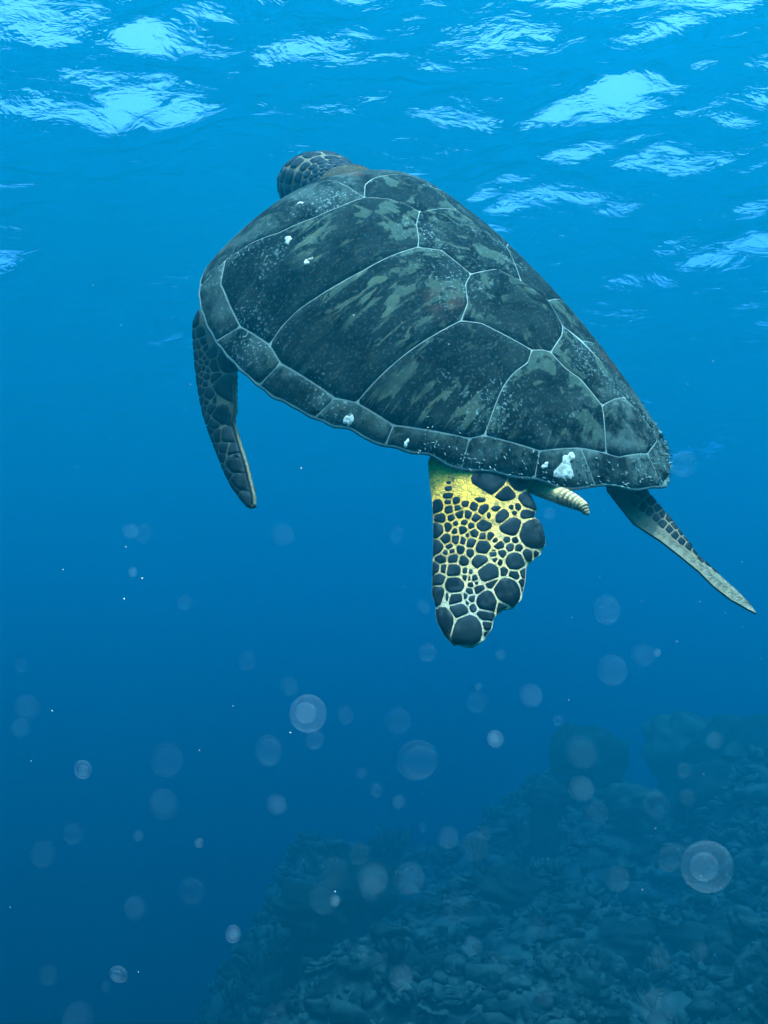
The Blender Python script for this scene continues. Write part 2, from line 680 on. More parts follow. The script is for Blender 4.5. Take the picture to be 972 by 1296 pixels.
def reef_hit(px, py):
    """first point of the reef under a photograph pixel"""
    d = CAM2W @ cam_pt(px, py, 1.0)
    s = np.linspace(1.5, 17 * WK, 2400)
    P = np.outer(s, d) + np.array([0, 0, CAM_Z])
    under = P[:, 2] < reef_z(P[:, 0], P[:, 1])
    return P[np.argmax(under)] if under.any() else None


def lump_mesh(name, seed, r=1.0, squash=.8, rough=.18, mat=None, nu=26, nv=36):
    u = np.linspace(0.02, np.pi - 0.02, nu)
    v = np.linspace(0, 2 * np.pi, nv, endpoint=False)
    U, Vv = np.meshgrid(u, v, indexing='ij')
    x, y, z = np.sin(U) * np.cos(Vv), np.sin(U) * np.sin(Vv), np.cos(U)
    rr = np.random.default_rng(seed)
    d = np.zeros_like(x)
    for f, a in ((2.2, .8), (4.5, .6), (9, .45), (16, .3)):
        for _ in range(5):
            k = rr.normal(0, 1, 3)
            k *= f / np.linalg.norm(k)
            d += a * np.sin(k[0] * x + k[1] * y + k[2] * z + rr.uniform(0, 6.28)) / 2.3
    R_ = r * (1 + rough * d)
    P = np.stack([x * R_, y * R_, z * R_ * squash + r * squash * .55], -1).reshape(-1, 3)
    return mesh_data(name, P, grid_faces(nu, nv, True), mat, True)


def tube(path, radii, n=6):
    """vertices and faces of a tapering tube with a closed tip"""
    path = np.asarray(path, float)
    V, Fc = [], []
    for i, p in enumerate(path):
        d = path[min(i + 1, len(path) - 1)] - path[max(i - 1, 0)]
        d /= np.linalg.norm(d) + 1e-9
        a = np.cross(d, [0.3, 0.2, 0.93] if abs(d[2]) < .9 else [1, 0, 0])
        a /= np.linalg.norm(a) + 1e-9
        b = np.cross(d, a)
        for k in range(n):
            th = 2 * np.pi * k / n
            V.append(p + radii[i] * (np.cos(th) * a + np.sin(th) * b))
    m = len(path)
    Fc = grid_faces(m, n, True)
    V.append(path[-1] + (path[-1] - path[-2]) * .3)
    Fc += [((m - 1) * n + k, (m - 1) * n + (k + 1) % n, m * n) for k in range(n)]
    V.append(path[0])
    Fc += [((k + 1) % n, k, m * n + 1) for k in range(n)]
    return V, Fc


def branching(seed, size, nb=9):
    r = np.random.default_rng(seed)
    V, Fc = [], []

    def add(path, rad):
        v, f = tube(path, rad, 6)
        o = len(V)
        V.extend(v)
        Fc.extend([tuple(o + i for i in q) for q in f])
    for _ in range(nb):
        th = r.uniform(0, 6.28)
        lean = r.uniform(.15, .95)
        d = np.array([np.cos(th) * lean, np.sin(th) * lean, 1.0])
        d /= np.linalg.norm(d)
        L = size * r.uniform(.6, 1.05)
        base = np.array([np.cos(th), np.sin(th), 0]) * size * .12 + [0, 0, -.06]
        pts = [base + d * L * s + np.array([0, 0, .10 * L * s * s]) for s in np.linspace(0, 1, 5)]
        add(pts, np.linspace(.085, .04, 5) * size)
        for _ in range(r.integers(3, 6)):
            s = r.uniform(.3, .9)
            p0 = base + d * L * s
            d2 = d + r.normal(0, .6, 3)
            d2 /= np.linalg.norm(d2)
            l2 = L * r.uniform(.25, .5)
            add([p0, p0 + d2 * l2 * .5, p0 + d2 * l2 + [0, 0, .05 * l2]], np.array([.055, .042, .026]) * size)
    return np.array(V), Fc


def plate_coral(seed, size):
    r = np.random.default_rng(seed)
    V, Fc = [], []
    for _ in range(r.integers(4, 7)):
        n = 18
        a0, span = r.uniform(0, 6.28), r.uniform(1.6, 3.2)
        ang = np.linspace(a0, a0 + span, n)
        zz = r.uniform(.0, .45) * size
        rad = size * r.uniform(.45, 1.0)
        tilt = r.uniform(.15, .7)
        o = len(V)
        for layer in (0.0, -0.035 * size):
            for f in (.05, .35, .7, 1.0):
                for a in ang:
                    w = 1 + .16 * math.sin(a * 5 + zz * 40) + .10 * math.sin(a * 11 + 3)
                    rr_ = rad * f * w
                    V.append((rr_ * math.cos(a), rr_ * math.sin(a), zz + tilt * rad * f ** 1.7 * .6 + .03 * size * math.sin(a * 9) * f + layer))
        for lay in (0, 1):
            b = o + lay * 4 * n
            for i in range(3):
                for j in range(n - 1):
                    q = (b + i * n + j, b + i * n + j + 1, b + (i + 1) * n + j + 1, b + (i + 1) * n + j)
                    Fc.append(q if lay == 0 else q[::-1])
        b1, b2 = o + 3 * n, o + 7 * n
        for j in range(n - 1):
            Fc.append((b1 + j, b1 + j + 1, b2 + j + 1, b2 + j))
    return np.array(V), Fc


def build_corals():
    # rounded coral heads on the crest, each with its own shape
    heads = [
        (740, 958, 6.2, .175, .95, "round dark coral head standing alone on the reef crest", M_CORAL_B),
        (688, 1008, 5.8, .11, .85, "small dark coral knob at the foot of the lone round head", M_CORAL_B),
        (868, 942, 6.7, .25, .75, "broad coral mound on the crest with a pale patch", M_CORAL_A),
        (945, 950, 6.3, .27, .75, "big coral mound rising beside the broad mound on the crest", M_CORAL_B),
        (905, 1000, 5.7, .20, .6, "low flattened coral mound just below the crest mounds", M_CORAL_B),
        (800, 1010, 5.7, .13, .6, "low pale coral lump behind the slope under the round head", M_CORAL_A),
        (455, 1125, 5.2, .16, .75, "rounded coral hump at the edge of the drop-off", M_CORAL_B),
        (640, 1120, 4.9, .13, .7, "low knobbly coral mound halfway down the reef slope", M_CORAL_B),
        (770, 1190, 4.3, .12, .6, "dark coral hummock low on the reef slope below the knobbly mound", M_CORAL_B),
        (900, 1180, 4.4, .15, .6, "wide dark coral hummock on the slope under the big crest mound", M_CORAL_B),
        (560, 1230, 3.9, .11, .6, "small coral hummock near the foot of the reef slope", M_CORAL_B),
        (395, 1150, 4.8, .15, .7, "weathered coral lump hanging over the drop-off", M_CORAL_B),
    ]
    for i, (px, py, dep, r, sq, lab, mat) in enumerate(heads):
        dep, r = dep * RS, r * RS
        p = world_pt(px, py, dep)
        me = lump_mesh("boulder_coral", 40 + i, r, sq, .17, mat)
        o = link(bpy.data.objects.new("boulder_coral", me))
        o.location = (p[0], p[1], p[2] - r * sq * .6)
        o.rotation_euler = (0, 0, i * 1.3)
        tag(o, lab, "coral", "coral heads on the reef")
        # seat column down to the reef so that nothing floats
        z0 = float(reef_z(p[0], p[1])) - .05
        if o.location.z - r * .1 > z0:
            hgt = o.location.z + r * .3 - z0
            pts = [(0, 0, -(o.location.z - z0)), (0.02, 0, -(o.location.z - z0) + hgt * .5), (0, 0, r * .3)]
            v, f = tube(pts, [r * .8, r * .6, r * .55], 14)
            mesh_obj("stalk", v, f, mat, o)
    spots_b = [(440, 1085, .16), (510, 1068, .17), (400, 1110, .15), (560, 1080, .12), (478, 1072, .14), (378, 1135, .13), (610, 1075, .12), (350, 1205, .12), (655, 1045, .12), (420, 1180, .12), (300, 1262, .10), (780, 1040, .12)]
    labs_b = ["dark branching coral clump on the drop-off edge", "thin branching coral clump on the reef slope"]
    protos = []
    for s in range(4):
        v, f = branching(60 + s, 1.0, 9 + s)
        protos.append(mesh_data("branching_coral", v, f, [M_CORAL_B, M_CORAL_A][s % 2], True))
    for i, (px, py, sz) in enumerate(spots_b):
        p = reef_hit(px, py + 14)
        if p is None:
            p = world_pt(px, py + 14, 5.0 * RS)
            p[2] = float(reef_z(p[0], p[1]))
        o = link(bpy.data.objects.new("branching_coral", protos[i % 4]))
        o.location = p
        o.scale = (sz * RS,) * 3
        o.rotation_euler = (0, 0, i * 2.1)
        tag(o, labs_b[0 if px < 520 else 1], "coral", labs_b[0 if px < 520 else 1] + "s")
    pl = []
    for s in range(4):
        v, f = plate_coral(80 + s, 1.0)
        pl.append(mesh_data("plate_coral", v, f, [M_CORAL_A, M_CORAL_C, M_REEF, M_CORAL_A][s], True))
    r = np.random.default_rng(21)
    n = 0
    for k in range(400):
        if n >= 60:
            break
        px, py = r.uniform(350, 972), r.uniform(1010, 1296)
        p = reef_hit(px, py)
        if p is None or p[0] < -.55 * RS or p[1] > 7.2 * RS:
            continue
        o = link(bpy.data.objects.new("plate_coral", pl[n % 4]))
        o.location = (p[0], p[1], p[2] - .03)
        s = r.uniform(.05, .11) * WK
        o.scale = (s, s, s * r.uniform(.7, 1.2))
        o.rotation_euler = (r.uniform(-.25, .25), r.uniform(-.25, .25), r.uniform(0, 6.28))
        tag(o, "ruffled plate coral growing among the rubble of the reef slope", "coral", "plate corals on the reef slope")
        n += 1
    # knobs, leafy bits and broken branches that cover the slope: nobody could count them
    gold = (1 + 5 ** .5) / 2
    ico = np.array([(-1, gold, 0), (1, gold, 0), (-1, -gold, 0), (1, -gold, 0), (0, -1, gold), (0, 1, gold), (0, -1, -gold), (0, 1, -gold), (gold, 0, -1), (gold, 0, 1), (-gold, 0, -1), (-gold, 0, 1)]) / math.hypot(1, gold)
    icf = [(0, 11, 5), (0, 5, 1), (0, 1, 7), (0, 7, 10), (0, 10, 11), (1, 5, 9), (5, 11, 4), (11, 10, 2), (10, 7, 6), (7, 1, 8), (3, 9, 4), (3, 4, 2), (3, 2, 6), (3, 6, 8), (3, 8, 9), (4, 9, 5), (2, 4, 11), (6, 2, 10), (8, 6, 7), (9, 8, 1)]
    vs, fs, cache = [tuple(v) for v in ico], [], {}

    def mid(a, b):
        key = (min(a, b), max(a, b))
        if key not in cache:
            m = np.array(vs[a]) + np.array(vs[b])
            vs.append(tuple(m / np.linalg.norm(m)))
            cache[key] = len(vs) - 1
        return cache[key]
    for a, b, c in icf:
        ab, bc, ca = mid(a, b), mid(b, c), mid(c, a)
        fs += [(a, ab, ca), (b, bc, ab), (c, ca, bc), (ab, bc, ca)]
    unit, fs = np.array(vs), np.array(fs)
    variants = []
    for q in range(16):
        d = np.zeros(len(unit))
        for f_, a_ in ((2.5, .30), (5.0, .22)):
            for _ in range(4):
                kv = r.normal(0, 1, 3)
                kv *= f_ / np.linalg.norm(kv)
                d += a_ * np.sin(unit @ kv + r.uniform(0, 6.28)) / 1.6
        variants.append(unit * (1 + d)[:, None])
    N = 13000
    xs_, ys_ = r.uniform(-1.25, 3.2, N) * RS, r.uniform(2.4, 7.8, N) * RS
    zs_ = reef_z(xs_, ys_)
    Vs, Fs = [], []
    for k in range(N):
        size = WK * r.uniform(.011, .034) * (1.0 + 1.2 * (r.random() < .10))
        sc = np.array([r.uniform(.7, 2.0), r.uniform(.7, 1.3), r.uniform(.35, 1.1)]) * size
        th, tl = r.uniform(0, 6.28), r.normal(0, .35)
        c_, s_ = math.cos(th), math.sin(th)
        ct, st_ = math.cos(tl), math.sin(tl)
        M = np.array([[c_, -s_, 0], [s_, c_, 0], [0, 0, 1]]) @ np.array([[ct, 0, st_], [0, 1, 0], [-st_, 0, ct]])
        P = (variants[k % 16] * sc) @ M.T + np.array([xs_[k], ys_[k], zs_[k] + size * .25])
        Fs.append(fs + k * len(unit))
        Vs.append(P)
    nv = N * len(unit)
    for k in range(1500):                         # tufts of short coral fingers
        x, y = r.uniform(-1.2, 3.2) * RS, r.uniform(2.4, 7.6) * RS
        base = np.array([x, y, float(reef_z(x, y, True)) + .01])
        size = WK * r.uniform(.03, .075)
        for q in range(r.integers(5, 9)):
            d = np.array([r.normal(0, .6), r.normal(0, .6), r.uniform(.4, 1.0)])
            d /= np.linalg.norm(d)
            w = size * r.uniform(.18, .30)
            b0 = base + np.array([r.normal(0, .3), r.normal(0, .3), 0]) * size
            v, f = tube([b0, b0 + d * size * .6, b0 + (d + [0, 0, .1]) * size], [w, w * 1.05, w * .8], 5)
            Vs.append(np.array(v))
            Fs.append(np.array([(t[0], t[1], t[2]) for t in f] + [(t[0], t[2], t[3]) for t in f if len(t) == 4]) + nv)
            nv += len(v)
    me = bpy.data.meshes.new("coral_rubble")
    me.from_pydata(np.concatenate(Vs).tolist(), [], np.concatenate(Fs).tolist())
    me.polygons.foreach_set("use_smooth", [True] * len(me.polygons))
    me.materials.append(M_REEF)
    o = link(bpy.data.objects.new("coral_rubble", me))
    tag(o, "broken coral branches and knobs covering the reef slope", "coral rubble", kind="stuff")


build_corals()

# ------------------------------------------------------------------ the turtle
turtle = bpy.data.objects.new("sea_turtle", None)
turtle.empty_display_size = 0.1
link(turtle)
Rw = CAM2W @ TR
Tw = CAM2W @ (TT * SC) + np.array([0, 0, CAM_Z])
turtle.matrix_world = Matrix(np.vstack([np.hstack([Rw, Tw[:, None]]), [0, 0, 0, 1]]).tolist())
tag(turtle, "green sea turtle with dark mottled shell swimming up and away below the surface", "turtle")


def outline_pt(ang, t=1.0):
    """plan point on the shell rim in direction ang about the crown"""
    d = np.array([math.cos(ang), math.sin(ang)])
    t1 = float(shell_t(np.array([d[0] * .1]), np.array([SYC + d[1] * .1]))[0])
    rho = .1 / t1
    back = max(0.0, -math.sin(ang))
    rho *= 1 + back * (.006 * math.sin(ang * 23) + .004 * math.sin(ang * 41 + 1)) + .0015 * math.sin(ang * 60)
    return np.array([d[0] * rho * t, SYC + d[1] * rho * t])


NA = 240
ANG = np.linspace(0, 2 * np.pi, NA, endpoint=False)
RIM = np.array([outline_pt(a) for a in ANG])


def build_carapace():
    V = []
    ts = np.r_[np.linspace(0.02, .9, 34), np.linspace(.92, 1.0, 6)]
    for t in ts:
        xy = np.array([0, SYC]) + (RIM - [0, SYC]) * t
        V.append(np.column_stack([xy, shell_z(xy[:, 0], xy[:, 1])]))
    zr = V[-1][:, 2]
    for t, dz in ((1.001, -.0015), (.999, -.0035), (.985, -.0055), (.93, -.008), (.84, -.014), (.76, -.03)):
        xy = np.array([0, SYC]) + (RIM - [0, SYC]) * t
        V.append(np.column_stack([xy, zr + dz]))
    P = np.concatenate(V) * SC
    return mesh_obj("carapace", P, grid_faces(len(V), NA, True), M_SEAM, turtle)


carapace = build_carapace()


def build_plastron():
    V = []
    for t, z in ((.80, None), (.72, -.02), (.62, -.055), (.48, -.075), (.3, -.082), (.02, -.085)):
        xy = np.array([0, SYC - .06]) + (RIM - [0, SYC]) * t * np.array([.96, 1.0])
        v = .5 - xy[:, 1] / LEN
        lift = knot(v, CRIM)
        zz = (lift - .02) if z is None else z + lift * .75
        V.append(np.column_stack([xy, zz]))
    return mesh_obj("plastron", np.concatenate(V) * SC, [f[::-1] for f in grid_faces(len(V), NA, True)], M_PLASTRON, turtle)


build_plastron()

# seams traced on the visible left half (plan coordinates), mirrored where the right half is out of sight
C1C2 = [(-0.0836, 0.0746), (-0.1255, 0.0814), (-0.1789, 0.0886), (-0.2151, 0.0984), (-0.2452, 0.1088), (-0.2704, 0.1188), (-0.2939, 0.1226), (-0.3133, 0.1198)]
C2C3 = [(-0.1238, -0.0745), (-0.1487, -0.0694), (-0.1839, -0.0618), (-0.2112, -0.0565), (-0.2381, -0.0529), (-0.2615, -0.0508), (-0.2828, -0.0504)]
C3C4 = [(-0.0671, -0.1750), (-0.086, -0.187), (-0.1128, -0.186), (-0.1355, -0.191), (-0.157, -0.2019), (-0.1732, -0.2121), (-0.1875, -0.2206)]
S_ab = [(-0.0797, 0.2114), (-0.0403, 0.1921), (-0.0213, 0.1708), (-0.0108, 0.1483)]
S_bc = [(-0.0108, 0.1483), (-0.0447, 0.1207), (-0.0676, 0.0903), (-0.0836, 0.0746)]
S_cd = [(-0.0836, 0.0746), (-0.0521, 0.0518), (-0.0512, 0.0249), (-0.0499, -0.0141)]
S_de = [(-0.0499, -0.0141), (-0.0743, -0.0271), (-0.0963, -0.0574), (-0.1238, -0.0745)]
S_ef = [(-0.1238, -0.0745), (-0.1024, -0.0962), (-0.0869, -0.1302), (-0.0671, -0.1750)]
S_fg = [(-0.0671, -0.1750), (-0.0504, -0.1842), (-0.0432, -0.193)]
S_gh = [(-0.0432, -0.193), (-0.0411, -0.2244), (-0.0312, -0.2491), (-0.030, -0.300)]
V12 = [(-0.0108, 0.1483), (0.053, 0.1503), (0.085, 0.150)]
V23 = [(-0.0499, -0.0141), (0.0058, -0.0204), (0.0331, -0.0519)]
V34 = [(-0.0432, -0.193), (-0.0003, -0.1764), (0.024, -0.158)]
FRONT = [(-0.0797, 0.2114), (-0.1282, 0.2143), (-0.1674, 0.2227), (-0.2159, 0.2475), (-0.2394, 0.2764), (-0.2636, 0.305)]
V1F = [(-0.0797, 0.2114), (-0.0529, 0.2398), (-0.0227, 0.2527), (0.0024, 0.2572)]
MARG = [(-0.2636, 0.305), (-0.2934, 0.2733), (-0.3066, 0.2312), (-0.3176, 0.1854), (-0.3133, 0.1198), (-0.3173, 0.0849), (-0.2971, -0.0202), (-0.2828, -0.0504), (-0.2635, -0.1136), (-0.2034, -0.2081), (-0.1875, -0.2206), (-0.1429, -0.2911), (-0.0953, -0.3266), (-0.067, -0.3539), (-0.0521, -0.368), (0.0, -0.385)]
RIMSEAM = [None, (-0.3407, 0.2095), (-0.3388, 0.0936), (-0.3208, -0.0131), (-0.2802, -0.1227), (-0.2227, -0.2204), (-0.1621, -0.3068), (-0.1009, -0.3714), None]
INNER = [0, 3, 5, 6, 8, 9, 11, 12, 15]
aR, bR, cR, dR, mR, gR, nR, iR = (0.10, 0.225), (0.085, 0.150), (0.125, 0.055), (0.0331, -0.0519), (0.055, -0.10), (0.024, -0.158), (0.05, -0.23), (0.03, -0.30)


def mir(p):
    return [(-x, y) for x, y in p]


def ang_of(p):
    return math.atan2(p[1] - SYC, p[0])


def rim_run(a0, a1, n=10, t=.9985):
    return [tuple(outline_pt(a, t)) for a in np.linspace(a0, a1, n)]


GAP = 0.0005


def scute(poly, axis, marginal=False):
    p = np.array(poly, float)
    keep = np.linalg.norm(p - np.roll(p, 1, 0), axis=1) > 1e-5
    p = p[keep]
    if area2(p) < 0:
        p = p[::-1]
    p = chaikin(densify(p, .007), 1, .25)
    p = resample(p, max(40, int(len(p) * .55)))
    p = inset(p, GAP)
    (ox, oy), ang = axis
    ca, sa = math.cos(ang), math.sin(ang)

    def uvf(q):
        d = q - [ox, oy]
        return np.stack([d[:, 0] * ca + d[:, 1] * sa, -d[:, 0] * sa + d[:, 1] * ca], 1)
    o = plate("scute", p, shell_pt, .0006, .0005, .012, M_MARG if marginal else M_SCUTE, carapace, uvf, .0003)
    return o


PI = math.pi
scute(S_ab + S_bc[1:] + C1C2[1:] + [MARG[3], MARG[2], MARG[1]] + FRONT[:0:-1], ((-.05, .15), PI - .12))
scute(S_cd + S_de[1:] + C2C3[1:] + [MARG[6], MARG[5]] + C1C2[:0:-1], ((-.06, 0), PI - .12))
scute(S_ef + C3C4[1:] + [MARG[9], MARG[8]] + C2C3[:0:-1], ((-.08, -.12), PI + .1))
scute(S_fg + S_gh[1:] + [MARG[13], MARG[12], MARG[11]] + C3C4[:0:-1], ((-.04, -.2), PI + .5))
scute(S_ab + V12[1:] + [aR, (.05, .262)] + V1F[:0:-1], ((0.03, .15), PI / 2))
scute(S_bc + S_cd[1:] + V23[1:] + [cR] + V12[:0:-1], ((0.03, .05), -PI / 2 - .3))
scute(S_de + S_ef[1:] + S_fg[1:] + V34[1:] + [mR] + V23[:0:-1], ((-.02, -.04), -PI / 2 - .3))
scute(S_gh + [iR, nR] + V34[:0:-1], ((0, -.2), -PI / 2))
scute([S_gh[-1], MARG[13], MARG[14], MARG[15]] + mir([MARG[14], MARG[13]]) + [iR], ((0, -.3), -PI / 2))
rm = mir(MARG)
scute([aR, bR, cR] + mir(C1C2[2:]) + [rm[3], rm[2], rm[1], rm[0]] + mir(FRONT[3:5])[::-1], ((.1, .15), .1))
scute([cR, dR, mR] + mir(C2C3[2:]) + [rm[6], rm[5]] + mir(C1C2[2:])[::-1], ((.06, 0), .1))
scute([mR, gR, (.045, -.19)] + mir(C3C4[1:]) + [rm[9], rm[8]] + mir(C2C3[2:])[::-1], ((.06, -.1), -.1))
scute([(.045, -.19), nR, iR] + [rm[13], rm[12], rm[11]] + mir(C3C4[1:])[::-1], ((.04, -.2), -.5))
# nuchal plate and first marginals along the front rim
aL0, aL1 = ang_of(MARG[0]), ang_of((-.14, .395))
scute(FRONT + rim_run(aL0, aL1, 12) + [(-.09, .30)], ((-.2, .3), PI * .8), True)
scute([V1F[0]] + V1F[1:] + [(.05, .262), aR, (.09, .30)] + rim_run(PI - aL1, aL1, 16) + [(-.09, .30)], ((0, .3), PI / 2), True)
scute([aR, (.09, .30)] + rim_run(PI - aL1, PI - aL0, 12) + mir(FRONT)[:2:-1], ((.2, .3), .6), True)
# marginals down each side
for side in (1, -1):
    for k in range(8):
        i0, i1 = INNER[k], INNER[k + 1]
        inn = MARG[i0:i1 + 1]
        a0 = ang_of(RIMSEAM[k]) if RIMSEAM[k] else aL0
        a1 = ang_of(RIMSEAM[k + 1]) if RIMSEAM[k + 1] else -PI / 2
        a0, a1 = a0 % (2 * PI), a1 % (2 * PI)
        poly = inn + rim_run(a1, a0, 8)
        if side == -1:
            poly = mir(poly)
        c = np.mean(poly, axis=0)
        scute(poly, (tuple(c), ang_of(c)), True)


# white encrusting barnacles
def barnacle(x, y, r, seed):
    rr = np.random.default_rng(seed)
    n = 18
    a = np.linspace(0, 2 * np.pi, n, endpoint=False)
    rad = r * (1 + .25 * np.sin(2 * a + rr.uniform(0, 6)) + .16 * np.sin(3 * a + rr.uniform(0, 6)) + .12 * np.sin(5 * a + rr.uniform(0, 6)))
    V, rings = [], ((1.0, .0002), (.8, .0010), (.5, .0016), (.25, .0013))
    for f, h in rings:
        xy = np.stack([x + rad * f * np.cos(a), y + rad * f * np.sin(a)], 1)
        V.append(shell_pt(xy, h + .0012))
    V.append(shell_pt(np.array([[x, y]]), .0022))
    Fc = grid_faces(len(rings), n, True)
    m = (len(rings) - 1) * n
    Fc += [(m + k, m + (k + 1) % n, len(rings) * n) for k in range(n)]
    mesh_obj("barnacle", np.concatenate(V) * SC, Fc, M_BARNACLE, carapace)


for i, (x, y, r) in enumerate([(-.298, -.058, .006), (-.1290, -.3330, .011), (-.118, -.326, .008), (-.262, -.145, .0035), (-.2163, .2235, .0055), (-.2245, .1667, .004), (-.218, .166, .003), (-.1628, .2673, .004), (-.1464, -.31, .004)]):
    barnacle(x, y, r, i)

# fuzzy algae fringe along the worn rear edge
rq = np.random.default_rng(31)
AV, AF = [], []
alg_a = rq.uniform(-PI * .72, -PI * .02, 900)
alg_t = 1.0 - np.abs(rq.normal(0, .035, 900))
rim_f = (alg_a % (2 * PI)) / (2 * PI) * NA
rim_i = rim_f.astype(int) % NA
rim_f = (rim_f % 1)[:, None]
rim_p = RIM[rim_i] * (1 - rim_f) + RIM[(rim_i + 1) % NA] * rim_f
alg_p = shell_pt(np.array([0, SYC]) + (rim_p - [0, SYC]) * alg_t[:, None], 0.0005)
for a, o3 in zip(alg_a, alg_p):
    L = rq.uniform(.003, .008)
    out = np.array([math.cos(a), math.sin(a), rq.uniform(-.3, .5)]) + rq.normal(0, .35, 3)
    out /= np.linalg.norm(out)
    sd = np.cross(out, rq.normal(0, 1, 3))
    sd /= np.linalg.norm(sd)
    n0 = len(AV)
    AV += [o3 - sd * .0012, o3 + sd * .0012, o3 + out * L * .6 + sd * .0009, o3 + out * L]
    AF += [(n0, n0 + 1, n0 + 2), (n0, n0 + 2, n0 + 3)]
M_ALGAE = mat_plain("algae_fringe", (0.06, 0.10, 0.09), (0.15, 0.19, 0.17), 60, 0.8, 0.2)
tag(mesh_obj("algae_fringe", np.array(AV) * SC, AF, M_ALGAE, carapace), kind="stuff")

# ---------------- body: trunk, neck, head, four flippers and tail as one mesh
BV, BF = [], []


def body_add(V, Fc):
    o = len(BV)
    BV.extend([tuple(v) for v in V])
    BF.extend([tuple(o + i for i in f) for f in Fc])


# trunk inside the shell
u = np.linspace(.05, np.pi - .05, 12)
v = np.linspace(0, 2 * np.pi, 20, endpoint=False)
U_, V_ = np.meshgrid(u, v, indexing='ij')
body_add(np.stack([.22 * np.sin(U_) * np.cos(V_), .02 + .32 * np.cos(U_), .045 + .06 * np.sin(U_) * np.sin(V_)], -1).reshape(-1, 3), grid_faces(12, 20, True))


class Limb:
    """a flipper: outline traced in the photograph, set at its own depth, with real thickness"""
    def __init__(self, outline, depth, thick, edge_px, step, back_bulge=1.0):
        self.out = np.array(outline, float)
        if area2(self.out) < 0:
            self.out = self.out[::-1]
        self.depth, self.thick, self.edge = depth, thick, edge_px
        pts, tris, _ = triangulate(densify(self.out, step * .8), step)
        self.dens = densify(self.out, step * .8)
        e = self.prof(pts)
        front = self.map(pts, e)
        back = self.map(pts, -e * back_bulge)
        n = len(pts)
        rim = len(self.dens)
        # the rim points have zero thickness: share nothing, close with the same positions
        Fc = [t for t in tris] + [(n + a, n + c, n + b) for a, b, c in tris]
        m = rim
        Fc += [(i, (i + 1) % m, n + (i + 1) % m, n + i) for i in range(m)]
        body_add(np.vstack([front, back]), Fc)

    def prof(self, p):
        d = edge_dist(self.dens, p)
        x = np.clip(d / self.edge, 0, 1)
        return self.thick * (.22 + .78 * np.sqrt(1 - (1 - x) ** 2))

    def map(self, p, off):
        off = np.asarray(off).reshape(-1)
        dep = self.depth(p[:, 0], p[:, 1])
        C = np.stack([(p[:, 0] - CX) / F_PX * dep, (p[:, 1] - CY) / F_PX * dep, dep], 1)
        e = 1.0
        dx, dy = self.depth(p[:, 0] + e, p[:, 1]), self.depth(p[:, 0], p[:, 1] + e)
        Cx = np.stack([(p[:, 0] + e - CX) / F_PX * dx, (p[:, 1] - CY) / F_PX * dx, dx], 1) - C
        Cy = np.stack([(p[:, 0] - CX) / F_PX * dy, (p[:, 1] + e - CY) / F_PX * dy, dy], 1) - C
        n = np.cross(Cy, Cx)
        n /= np.linalg.norm(n, axis=1)[:, None]
        n = np.where(n[:, 2:3] > 0, -n, n)               # towards the viewer's side
        return to_local(C + n * off[:, None])

    def surf(self, p, off):
        return self.map(p, self.prof(p) + off)

    def scales(self, seeds, gap, parent, thick=.0009, dome=.0006, over=1.28):
        S = np.array([(s[0], s[1]) for s in seeds], float)
        RR = np.array([math.sqrt(s[2] * s[3]) for s in seeds])
        lim = inset(resample(self.dens, 240), gap * .8)
        th = np.linspace(0, 2 * np.pi, 28, endpoint=False)
        for i, s in enumerate(seeds):
            a = math.radians(s[4]) if len(s) > 4 else 0.0
            ex, ey = s[2] * over * np.cos(th), s[3] * over * np.sin(th)
            cell = [np.array(q) for q in zip(s[0] + ex * math.cos(a) - ey * math.sin(a), s[1] + ex * math.sin(a) + ey * math.cos(a))]
            for j in range(len(seeds)):
                if j == i:
                    continue
                d = S[j] - S[i]
                D = np.linalg.norm(d)
                if D > 3.2 * (RR[i] + RR[j]) + 4 or D < 1e-6:
                    continue
                n = d / D
                lim_d = (D * D + RR[i] ** 2 - RR[j] ** 2) / (2 * D) - gap / 2
                new = []
                for k in range(len(cell)):
                    p, q = cell[k], cell[(k + 1) % len(cell)]
                    dp, dq = (p - S[i]) @ n - lim_d, (q - S[i]) @ n - lim_d
                    if dp <= 0:
                        new.append(p)
                    if dp * dq < 0:
                        new.append(p + (q - p) * dp / (dp - dq))
                cell = new
                if len(cell) < 3:
                    break
            if len(cell) < 3:
                continue
            c = np.array(cell)
            c = resample(chaikin(resample(c, 26), 1, .25), 18)
            out = ~inside(lim, c) | (edge_dist(lim, c) < .01)
            if out.any():                               # pull back onto the inset rim
                for k in np.where(out)[0]:
                    dd = np.linalg.norm(lim - c[k], axis=1)
                    c[k] = lim[np.argmin(dd)]
            cl = c[np.linalg.norm(c - np.roll(c, 1, 0), axis=1) > .15]
            if len(cl) < 5 or abs(area2(cl)) < 3:
                continue
            if area2(cl) < 0:
                cl = cl[::-1]
            cen = cl.mean(0)
            rad = np.linalg.norm(cl - cen, axis=1).mean()
            b = min(.8, rad * .25)
            inn = cen + (cl - cen) * (1 - b / max(rad, 1e-6))
            mid = cen + (cl - cen) * .5
            V = np.vstack([self.surf(cl, np.full(len(cl), -thick * .5)), self.surf(inn, np.full(len(cl), thick)),
                           self.surf(mid, np.full(len(cl), thick + dome * .8)), self.surf(cen[None], np.array([thick + dome]))])
            m = len(cl)
            Fc = grid_faces(3, m, True) + [(2 * m + k, 2 * m + (k + 1) % m, 3 * m) for k in range(m)]
            o = mesh_obj("scale", V * SC, Fc, M_SCALE, parent)
            for q in range(m):
                o.data.polygons[q].use_smooth = False


def zz(origin, s, pts):
    return [(origin[0] + p[0] / s, origin[1] + p[1] / s, *[q / s for q in p[2:4]], *p[4:]) for p in pts]


